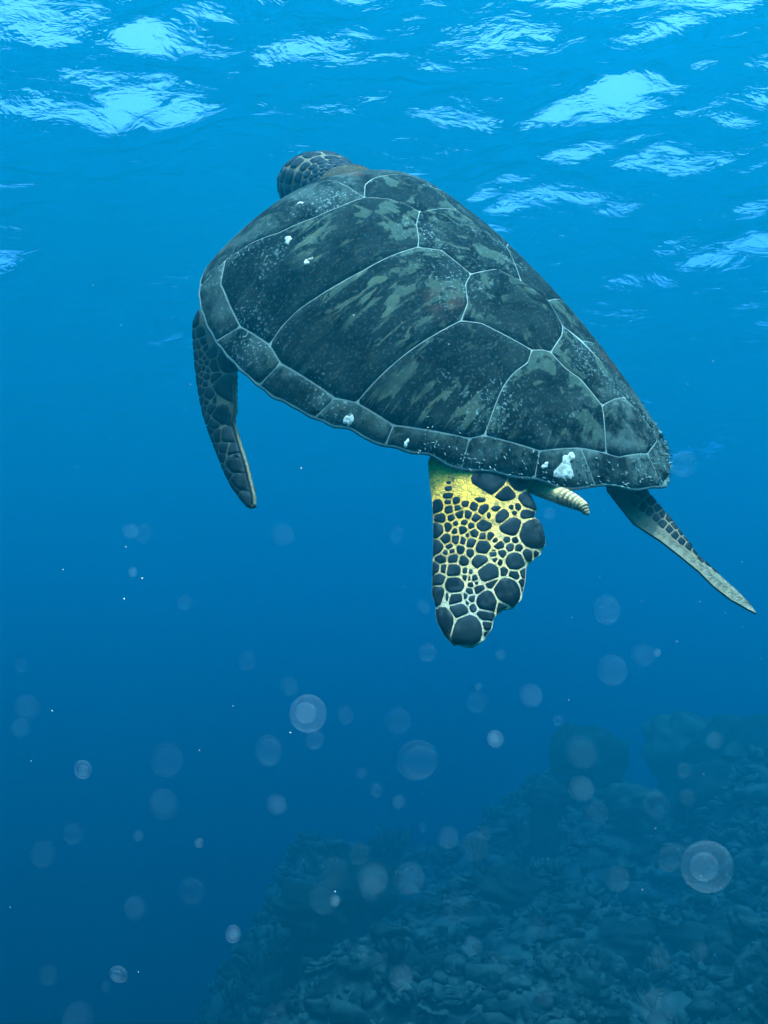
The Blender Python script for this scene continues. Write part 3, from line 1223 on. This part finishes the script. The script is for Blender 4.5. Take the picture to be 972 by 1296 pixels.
# left hind flipper, facing the camera
HIND_OUT = [(542.5, 585), (544.6, 613), (548, 637.6), (549, 665.6), (549, 695), (548, 715), (547.5, 752.7), (551.5, 766), (553, 785.6), (561.4, 803.7), (573.7, 817), (579.5, 816), (587.7, 818.8), (597.6, 819.8), (612.4, 810.6), (622.3, 797), (625.3, 781.5), (637, 772.4), (650, 770), (659.3, 759), (661, 751), (663.8, 737.9), (665.4, 718), (676.6, 708), (683.2, 701.8), (689, 690), (689, 682), (685.7, 667), (681.6, 659), (675, 655), (679, 645), (673.3, 631), (666, 620), (662, 598), (655, 580), (600, 568), (550, 568)]
hind = Limb(HIND_OUT, lambda x, y: 1.772 - .00045 * (y - 590) - .00010 * (x - 610) + .000004 * (x - 610) ** 2, .011, 26, 5.0)
# left front flipper, hanging down and seen obliquely
FORE_OUT = [(266, 385), (254, 394), (247.5, 408), (247, 425), (248.5, 445), (250.5, 468), (254, 495), (257.8, 514), (261.6, 530.5), (267, 546.7), (273.5, 564), (280, 580), (287.5, 599.7), (297, 618), (309, 634), (317.8, 644), (322.6, 641.8), (322, 628.8), (317.8, 610.5), (312.4, 587.8), (304.8, 564), (298.9, 543.5), (295.8, 533.8), (298.3, 518.6), (298, 490), (299, 464), (318, 450), (322, 425), (300, 400), (280, 385)]
fore = Limb(FORE_OUT, lambda x, y: 1.955 - .0021 * (np.where(y < 480, np.minimum(x, 299), x) - 272) + .006 * np.maximum(x - 299, 0) * np.clip((480 - y) / 30, 0, 1) + .0015 * np.maximum(405 - y, 0) - .00020 * (y - 440), .013, 14, 5.0)
# right hind flipper, trailing edge-on
TRAIL_OUT = [(768.6, 621), (783, 639.7), (802, 663.5), (835.5, 685), (857, 701.7), (883, 723), (902, 742), (923.8, 759), (945, 771), (957, 777), (947.6, 763.8), (931, 747), (907, 725.6), (883, 704), (864, 678), (847.4, 656), (830.7, 637), (817, 620), (802, 590), (765, 598)]
trail = Limb(TRAIL_OUT, lambda x, y: 1.83 + .0011 * ((x - 800) * .64 - (y - 640) * .77) - .0002 * (x - 800), .009, 11, 5.0)


# neck and head
def sweep(path, wid, top, bot, side, up, n=28, p=2.3):
    V = []
    for c, w, t, b in zip(path, wid, top, bot):
        for k in range(n):
            th = 2 * np.pi * k / n
            cs, sn = math.cos(th), math.sin(th)
            x = math.copysign(abs(cs) ** (2 / p), cs) * w
            z = math.copysign(abs(sn) ** (2 / p), sn) * (t if sn > 0 else b)
            V.append(c + side * x + up * z)
    return np.array(V)


head_c = px_local(404, 238, 2.20)
hd = TR.T @ np.array([-.34, -.28, .90])
hd /= np.linalg.norm(hd)
hup = TR.T @ np.array([-.10, -.96, -.26])
hup -= hd * (hup @ hd)
hup /= np.linalg.norm(hup)
hside = np.cross(hd, hup)
HS = np.array([-.17, -.125, -.085, -.06, -.03, .0, .03, .06, .085, .105, .118, .124])
HWID = 1.1 * np.array([.050, .047, .050, .054, .061, .064, .062, .056, .046, .033, .020, .006])
HTOP = 1.1 * np.array([.040, .041, .045, .050, .056, .058, .056, .050, .041, .030, .018, .005])
HBOT = 1.1 * np.array([.042, .041, .043, .046, .050, .052, .050, .046, .040, .034, .026, .008])
neck0 = np.array([.05, .22, .08])
neck_path = [neck0 + (head_c + hd * HS[0] - neck0) * f for f in (0, .35, .7)]
path = neck_path + [head_c + hd * s for s in HS]
body_add(sweep(path, np.r_[.08, .062, .052, HWID], np.r_[.05, .05, .042, HTOP], np.r_[.05, .05, .045, HBOT], hside, hup), grid_faces(len(path), 28, True) + [tuple(range((len(path) - 1) * 28, len(path) * 28))])


# right front flipper (behind the shell): a tapered blade in the turtle's own frame
def blade(root, tip, chord_dir, c0, c1, thick, sweep_back):
    n, m = 16, 16
    V = []
    for i in range(n):
        s = i / (n - 1)
        c = root + (tip - root) * s + sweep_back * s * s
        ch = c0 + (c1 - c0) * s ** 1.3
        ax = tip - root
        nn = np.cross(ax / np.linalg.norm(ax), chord_dir)
        for k in range(m):
            th = 2 * np.pi * k / m
            V.append(c + chord_dir * math.cos(th) * ch + nn * math.sin(th) * thick * (1 - .7 * s))
    return np.array(V), grid_faces(n, m, True) + [tuple(range((n - 1) * m, n * m))]


body_add(*blade(np.array([.20, .20, .03]), np.array([.44, .18, -.20]), np.array([.25, .93, .25]), .075, .02, .016, np.array([0, -.14, 0])))

# tail
tail_path = [px_local(655, 592, 1.83), px_local(688, 617, 1.785), px_local(711, 628, 1.75), px_local(727, 635, 1.732), px_local(738, 641, 1.72), px_local(743, 650, 1.715)]
tv, tf = tube(tail_path, [.028, .016, .0128, .0105, .0078, .004], 14)
body_add(tv, tf)
body = mesh_obj("body", np.array(BV) * SC, BF, M_SKIN, turtle)

# scales traced on the limbs (centre, half sizes and tilt in magnified photograph pixels)
A, Bo = (540, 580), (540, 700)
HIND_A = [(505, 195, 100, 68), (690, 212, 75, 36), (600, 292, 68, 34, -15), (765, 340, 80, 52, 15), (745, 442, 58, 24, -10), (575, 462, 58, 34, -10), (645, 545, 72, 70), (805, 600, 105, 130), (685, 395, 26, 20), (755, 757, 55, 28), (830, 748, 34, 13, 20), (685, 712, 25, 28), (630, 705, 32, 30), (555, 690, 30, 28), (570, 750, 28, 30), (510, 755, 20, 20), (605, 648, 18, 18), (663, 650, 18, 18), (520, 650, 14, 14), (485, 620, 20, 22), (430, 620, 24, 22), (430, 540, 42, 42), (372, 597, 32, 28), (380, 480, 28, 22), (345, 540, 18, 18), (290, 570, 25, 32), (300, 515, 18, 15), (325, 455, 24, 26), (430, 415, 35, 25, -30), (530, 408, 26, 14), (370, 390, 38, 22), (305, 370, 30, 15), (410, 340, 28, 13), (265, 450, 25, 28), (250, 405, 22, 18), (240, 347, 20, 20), (180, 355, 20, 12), (183, 308, 28, 16), (105, 388, 42, 36), (187, 412, 28, 28), (125, 478, 36, 34), (205, 478, 18, 24), (98, 565, 45, 62), (180, 548, 30, 30), (235, 520, 14, 14), (228, 580, 16, 16), (165, 637, 33, 38), (235, 642, 24, 30), (290, 650, 18, 24), (350, 668, 32, 34), (430, 702, 58, 46), (98, 700, 42, 58), (190, 698, 18, 18), (208, 730, 16, 14), (160, 740, 16, 14), (270, 722, 22, 24), (340, 750, 18, 36), (320, 612, 9, 14), (183, 250, 18, 14), (185, 207, 12, 9), (640, 395, 14, 12), (740, 395, 13, 10), (660, 440, 13, 12), (475, 460, 10, 18)]
HIND_B = [(125, 62, 32, 34), (222, 62, 30, 38), (292, 78, 25, 48), (412, 85, 50, 58, 20), (475, 170, 72, 82), (305, 155, 14, 18), (345, 160, 10, 14), (305, 208, 14, 16), (335, 215, 8, 14), (370, 215, 18, 24), (350, 262, 18, 18), (340, 312, 20, 26), (398, 298, 32, 30), (350, 370, 24, 28), (362, 435, 22, 26), (82, 130, 32, 55), (140, 135, 22, 30), (225, 150, 54, 48), (230, 265, 64, 70), (105, 215, 42, 46), (100, 325, 48, 62), (240, 365, 50, 46), (265, 465, 60, 70, 30), (142, 540, 60, 148, -8), (325, 600, 105, 120), (500, 236, 48, 42), (610, 305, 112, 92, 30), (460, 390, 78, 82), (445, 490, 60, 44, 20), (445, 570, 48, 34, 15), (455, 625, 17, 13), (665, 80, 86, 60, 15), (580, 160, 24, 28), (660, 190, 48, 36, 15), (725, 165, 30, 26), (710, 248, 36, 26), (725, 290, 14, 11), (565, 412, 28, 36), (510, 25, 18, 20), (520, 70, 14, 14), (555, 90, 13, 18), (565, 25, 22, 22), (175, 350, 7, 24), (310, 350, 10, 30), (320, 400, 8, 22), (385, 250, 10, 12)]
hind.scales(zz(A, 6.075, HIND_A) + zz(Bo, 6.075, HIND_B), 1.4, body, .0008, .0004, 1.7)
FORE_A = [(112, 190, 45, 70), (120, 345, 42, 55), (205, 335, 40, 48), (120, 480, 30, 62), (190, 470, 28, 55), (245, 440, 30, 45), (350, 590, 42, 70), (290, 520, 18, 40), (510, 700, 58, 85), (400, 740, 52, 85), (505, 1000, 70, 200), (150, 610, 35, 70), (225, 600, 20, 45), (275, 640, 18, 45), (125, 730, 22, 60), (190, 770, 35, 75), (240, 690, 20, 22), (262, 770, 16, 50), (300, 700, 16, 55), (215, 920, 28, 52), (155, 920, 32, 78), (245, 850, 16, 32), (292, 870, 26, 52), (320, 790, 16, 40), (285, 965, 18, 28), (340, 1090, 50, 105), (265, 1060, 18, 60), (210, 1060, 28, 70), (420, 900, 36, 80), (195, 1190, 26, 60), (245, 1170, 16, 60), (290, 1190, 20, 60), (405, 1150, 14, 55)]
FORE_B = [(205, 110, 24, 80), (250, 70, 20, 60), (330, 85, 34, 66), (275, 190, 24, 60), (430, 150, 46, 140, -8), (350, 245, 40, 76), (492, 160, 14, 60), (300, 340, 32, 62, -15), (322, 420, 30, 56, -15), (415, 400, 38, 78), (500, 400, 48, 76, -15), (362, 540, 32, 78, -15), (480, 535, 34, 95), (570, 550, 42, 56, -15), (440, 655, 34, 80, -15), (600, 720, 62, 120, -22), (505, 820, 34, 85, -15), (450, 755, 22, 50, -20), (618, 625, 18, 30, -20), (650, 945, 56, 112, -28), (585, 1010, 46, 125, -28), (700, 1120, 34, 56, -25), (650, 1130, 24, 60, -35)]
fore.scales(zz((240, 390), 9.967, FORE_A) + zz((240, 510), 9.256, FORE_B), 0.7, body, .0008, .0004, 2.2)
rs = np.random.default_rng(5)
TR_S = []
for k in range(17):
    f = k / 16
    bx, by = 812 + f * 126, 630 + f * 120
    w = 15 * (1 - .78 * f)
    TR_S.append((bx + rs.normal(0, 1.5), by + rs.normal(0, 1.2), 6.5 * (1 - .3 * f), w * .40, 43))
    if f < .8:
        TR_S.append((bx - w * .62 + rs.normal(0, 1), by + w * .55 + rs.normal(0, 1), 7, w * .32, 43))
trail.scales(TR_S, 1.2, body, .0008, .0004, 1.5)


# head scales on the side and crown facing the camera, tail rings, eyes
def head_surf(p, off):
    """p = (s along head axis, angle)"""
    out = []
    for (s, a), o in zip(p, np.asarray(off).reshape(-1)):
        w, t, b = np.interp(s, HS, HWID), np.interp(s, HS, HTOP), np.interp(s, HS, HBOT)
        cs, sn = math.cos(a), math.sin(a)
        e = 2 / 2.3
        x = math.copysign(abs(cs) ** e, cs) * (w + o)
        z = math.copysign(abs(sn) ** e, sn) * ((t if sn > 0 else b) + o)
        out.append(head_c + hd * s + hside * x + hup * z)
    return np.array(out)


rh = np.random.default_rng(3)
rows = [(-.158, 13, .022), (-.135, 13, .022), (-.112, 12, .022), (-.088, 11, .024), (-.062, 9, .026), (-.028, 8, .032), (.008, 8, .034), (.046, 7, .034)]
for s0, cnt, ds in rows:
    off = rh.uniform(0, .5)
    for k in range(cnt):
        a0 = -.35 + (k + off) * (math.pi + .7) / cnt
        da = (math.pi + .7) / cnt
        if a0 > math.pi + .3:
            continue
        th = np.linspace(0, 2 * np.pi, 14, endpoint=False)
        jit = 1 + rh.normal(0, .05, 14)
        hw, hh = ds * .485, da * .475
        sq = lambda c: np.sign(c) * np.abs(c) ** .55
        c = np.stack([s0 + sq(np.cos(th)) * hw * jit + rh.normal(0, .0015), a0 + sq(np.sin(th)) * hh * jit], 1)
        c[:, 0] = np.clip(c[:, 0], HS[0] + .002, HS[-2])
        cen = c.mean(0)
        V = np.vstack([head_surf(c, np.full(14, -.001)), head_surf(cen + (c - cen) * .9, np.full(14, .0012)), head_surf(cen + (c - cen) * .45, np.full(14, .0018)), head_surf(cen[None], [.002])])
        mesh_obj("scale", V * SC, grid_faces(3, 14, True) + [(28 + q, 28 + (q + 1) % 14, 42) for q in range(14)], M_SCALE, body)
for sgn in (1, -1):
    e = head_c + hd * .068 + hside * sgn * .047 + hup * .018
    u = np.linspace(.1, np.pi - .1, 8)
    v = np.linspace(0, 2 * np.pi, 12, endpoint=False)
    U_, V_ = np.meshgrid(u, v, indexing='ij')
    P = np.stack([np.sin(U_) * np.cos(V_), np.sin(U_) * np.sin(V_), np.cos(U_)], -1).reshape(-1, 3) * .013 + e
    mesh_obj("eye", P * SC, grid_faces(8, 12, True), M_EYE, body)
tp = np.array(tail_path)
tr_ = np.array([.028, .016, .0128, .0105, .0078, .004])
for k in range(9):
    f = 2.0 + k * .33
    c = np.array([np.interp(f, range(6), tp[:, i]) for i in range(3)])
    c2 = np.array([np.interp(min(f + .25, 5), range(6), tp[:, i]) for i in range(3)])
    r0, r1 = np.interp(f, range(6), tr_), np.interp(min(f + .25, 5), range(6), tr_)
    v, fc = tube([c, c + (c2 - c) * .6, c2], [r0 * .98, (r0 + r1) / 2 + .0008, r1 * .95], 14)
    mesh_obj("tail_scale", np.array(v) * SC, fc, M_TAIL, body)

# ------------------------------------------------------------------ particles drifting in the water
M_P0 = mat_particle("drift_faint", .004, (.5, .8, .85))
M_P1 = mat_particle("drift_clear", .008, (.5, .8, .85))
M_P2 = mat_particle("drift_milky", .028, (.65, .8, .8))


def ball(r, nu=14, nv=22):
    u = np.linspace(.03, np.pi - .03, nu)
    v = np.linspace(0, 2 * np.pi, nv, endpoint=False)
    U_, V_ = np.meshgrid(u, v, indexing='ij')
    return np.stack([np.sin(U_) * np.cos(V_), np.sin(U_) * np.sin(V_), np.cos(U_)], -1).reshape(-1, 3) * r, grid_faces(nu, nv, True)


def particle(px, py, rpx, depth, milky, label, group, mat=None):
    r = rpx / F_PX * depth
    flat = np.array([1, .38, 1])                # soft oblate flocs
    v, f = ball(r)
    o = mesh_obj("drifting_particle", v * flat, f, mat or (M_P2 if milky else M_P1))
    o.location = world_pt(px, py, depth)
    o.rotation_euler = (RAD(-25 + (px * 7) % 50), (py * 3) % 6, RAD(-25 + (py * 11) % 50))
    v, f = ball(r * (.55 if milky else .8))
    v = v * flat
    c = mesh_obj("core", v, f, mat or (M_P2 if milky else M_P1), o)
    c.location = (r * .12, -r * .1, -r * .05)
    tag(o, label, "particle", group)


BIG = [(390, 903, 24), (895, 1097, 33)]
MID = [(768, 772, 19), (775, 848, 20), (672, 880, 16), (518, 1112, 20), (472, 1112, 20), (340, 950, 20), (528, 962, 27), (567, 1060, 14), (541, 826, 12), (865, 587, 17), (398, 936, 13), (782, 1112, 16), (850, 1085, 20), (508, 1238, 16), (833, 1275, 24), (350, 1018, 14), (736, 998, 17)]
rf = np.random.default_rng(17)
FAINT = [(float(rf.uniform(20, 960)), float(650 + 640 * rf.random() ** .7), float(rf.uniform(6, 24))) for _ in range(46)]
SMALL = [(295, 1182, 11), (150, 1233, 12), (105, 974, 12), (168, 724, 6), (627, 935, 11), (706, 912, 7), (634, 829, 7), (606, 869, 5), (424, 1140, 7), (460, 1205, 9), (695, 650, 8), (165, 672, 11), (252, 1067, 6), (866, 975, 10), (505, 1015, 9), (476, 1000, 9), (832, 826, 5), (175, 1058, 7), (905, 937, 11), (598, 1197, 12)]
for i, (x, y, r) in enumerate(BIG):
    particle(x, y, r, .62, True, ["large milky round particle with a bright core drifting over open water", "largest milky round particle drifting in front of the coral slope"][i], "large milky drifting particles")
for i, (x, y, r) in enumerate(MID):
    particle(x, y, r, .6 + .35 * ((i * 37) % 10) / 10, False, "faint clear round particle drifting in the water below the turtle", "faint clear drifting particles")
for i, (x, y, r) in enumerate(SMALL):
    particle(x, y, r, .6 + .4 * ((i * 53) % 10) / 10, i < 4 or i % 4 == 0, "small pale speck drifting in the water around the turtle", "small pale drifting specks")
for i, (x, y, r) in enumerate(FAINT):
    particle(x, y, r, .5 + .5 * ((i * 29) % 10) / 10, False, "barely visible veil-like disc of drifting matter in the lower water", "barely visible drifting discs", M_P0)
# tiny specks
rp = np.random.default_rng(11)
V, Fc = [], []
tet = np.array([(1, 1, 1), (-1, -1, 1), (-1, 1, -1), (1, -1, -1)], float)
for k in range(90):
    dep = rp.uniform(.5, 2.6)
    p = world_pt(rp.uniform(-60, 1032), rp.uniform(350, 1340), dep)
    o = len(V)
    V.extend(list(p + tet * rp.uniform(.0002, .00055) * (.5 + dep * .5)))
    Fc += [(o, o + 1, o + 2), (o, o + 3, o + 1), (o, o + 2, o + 3), (o + 1, o + 3, o + 2)]
tag(mesh_obj("marine_snow", V, Fc, M_BARNACLE, None, False), "fine pale specks of matter suspended all through the water", "marine snow", kind="stuff")

# ------------------------------------------------------------------ the body of water itself
B = 122.0 * WK
zt, zb = ztop + .15, zlow - 1.0
V = [(x, y, z) for z in (zb, zt) for y in (-B, B) for x in (-B, B)]
haze = mesh_obj("haze", V, [(0, 2, 3, 1), (4, 5, 7, 6), (0, 1, 5, 4), (2, 6, 7, 3), (0, 4, 6, 2), (1, 3, 7, 5)], mat_water_body(), None, False)
tag(haze, "clear blue sea water that fades far things to blue", "water", kind="stuff")
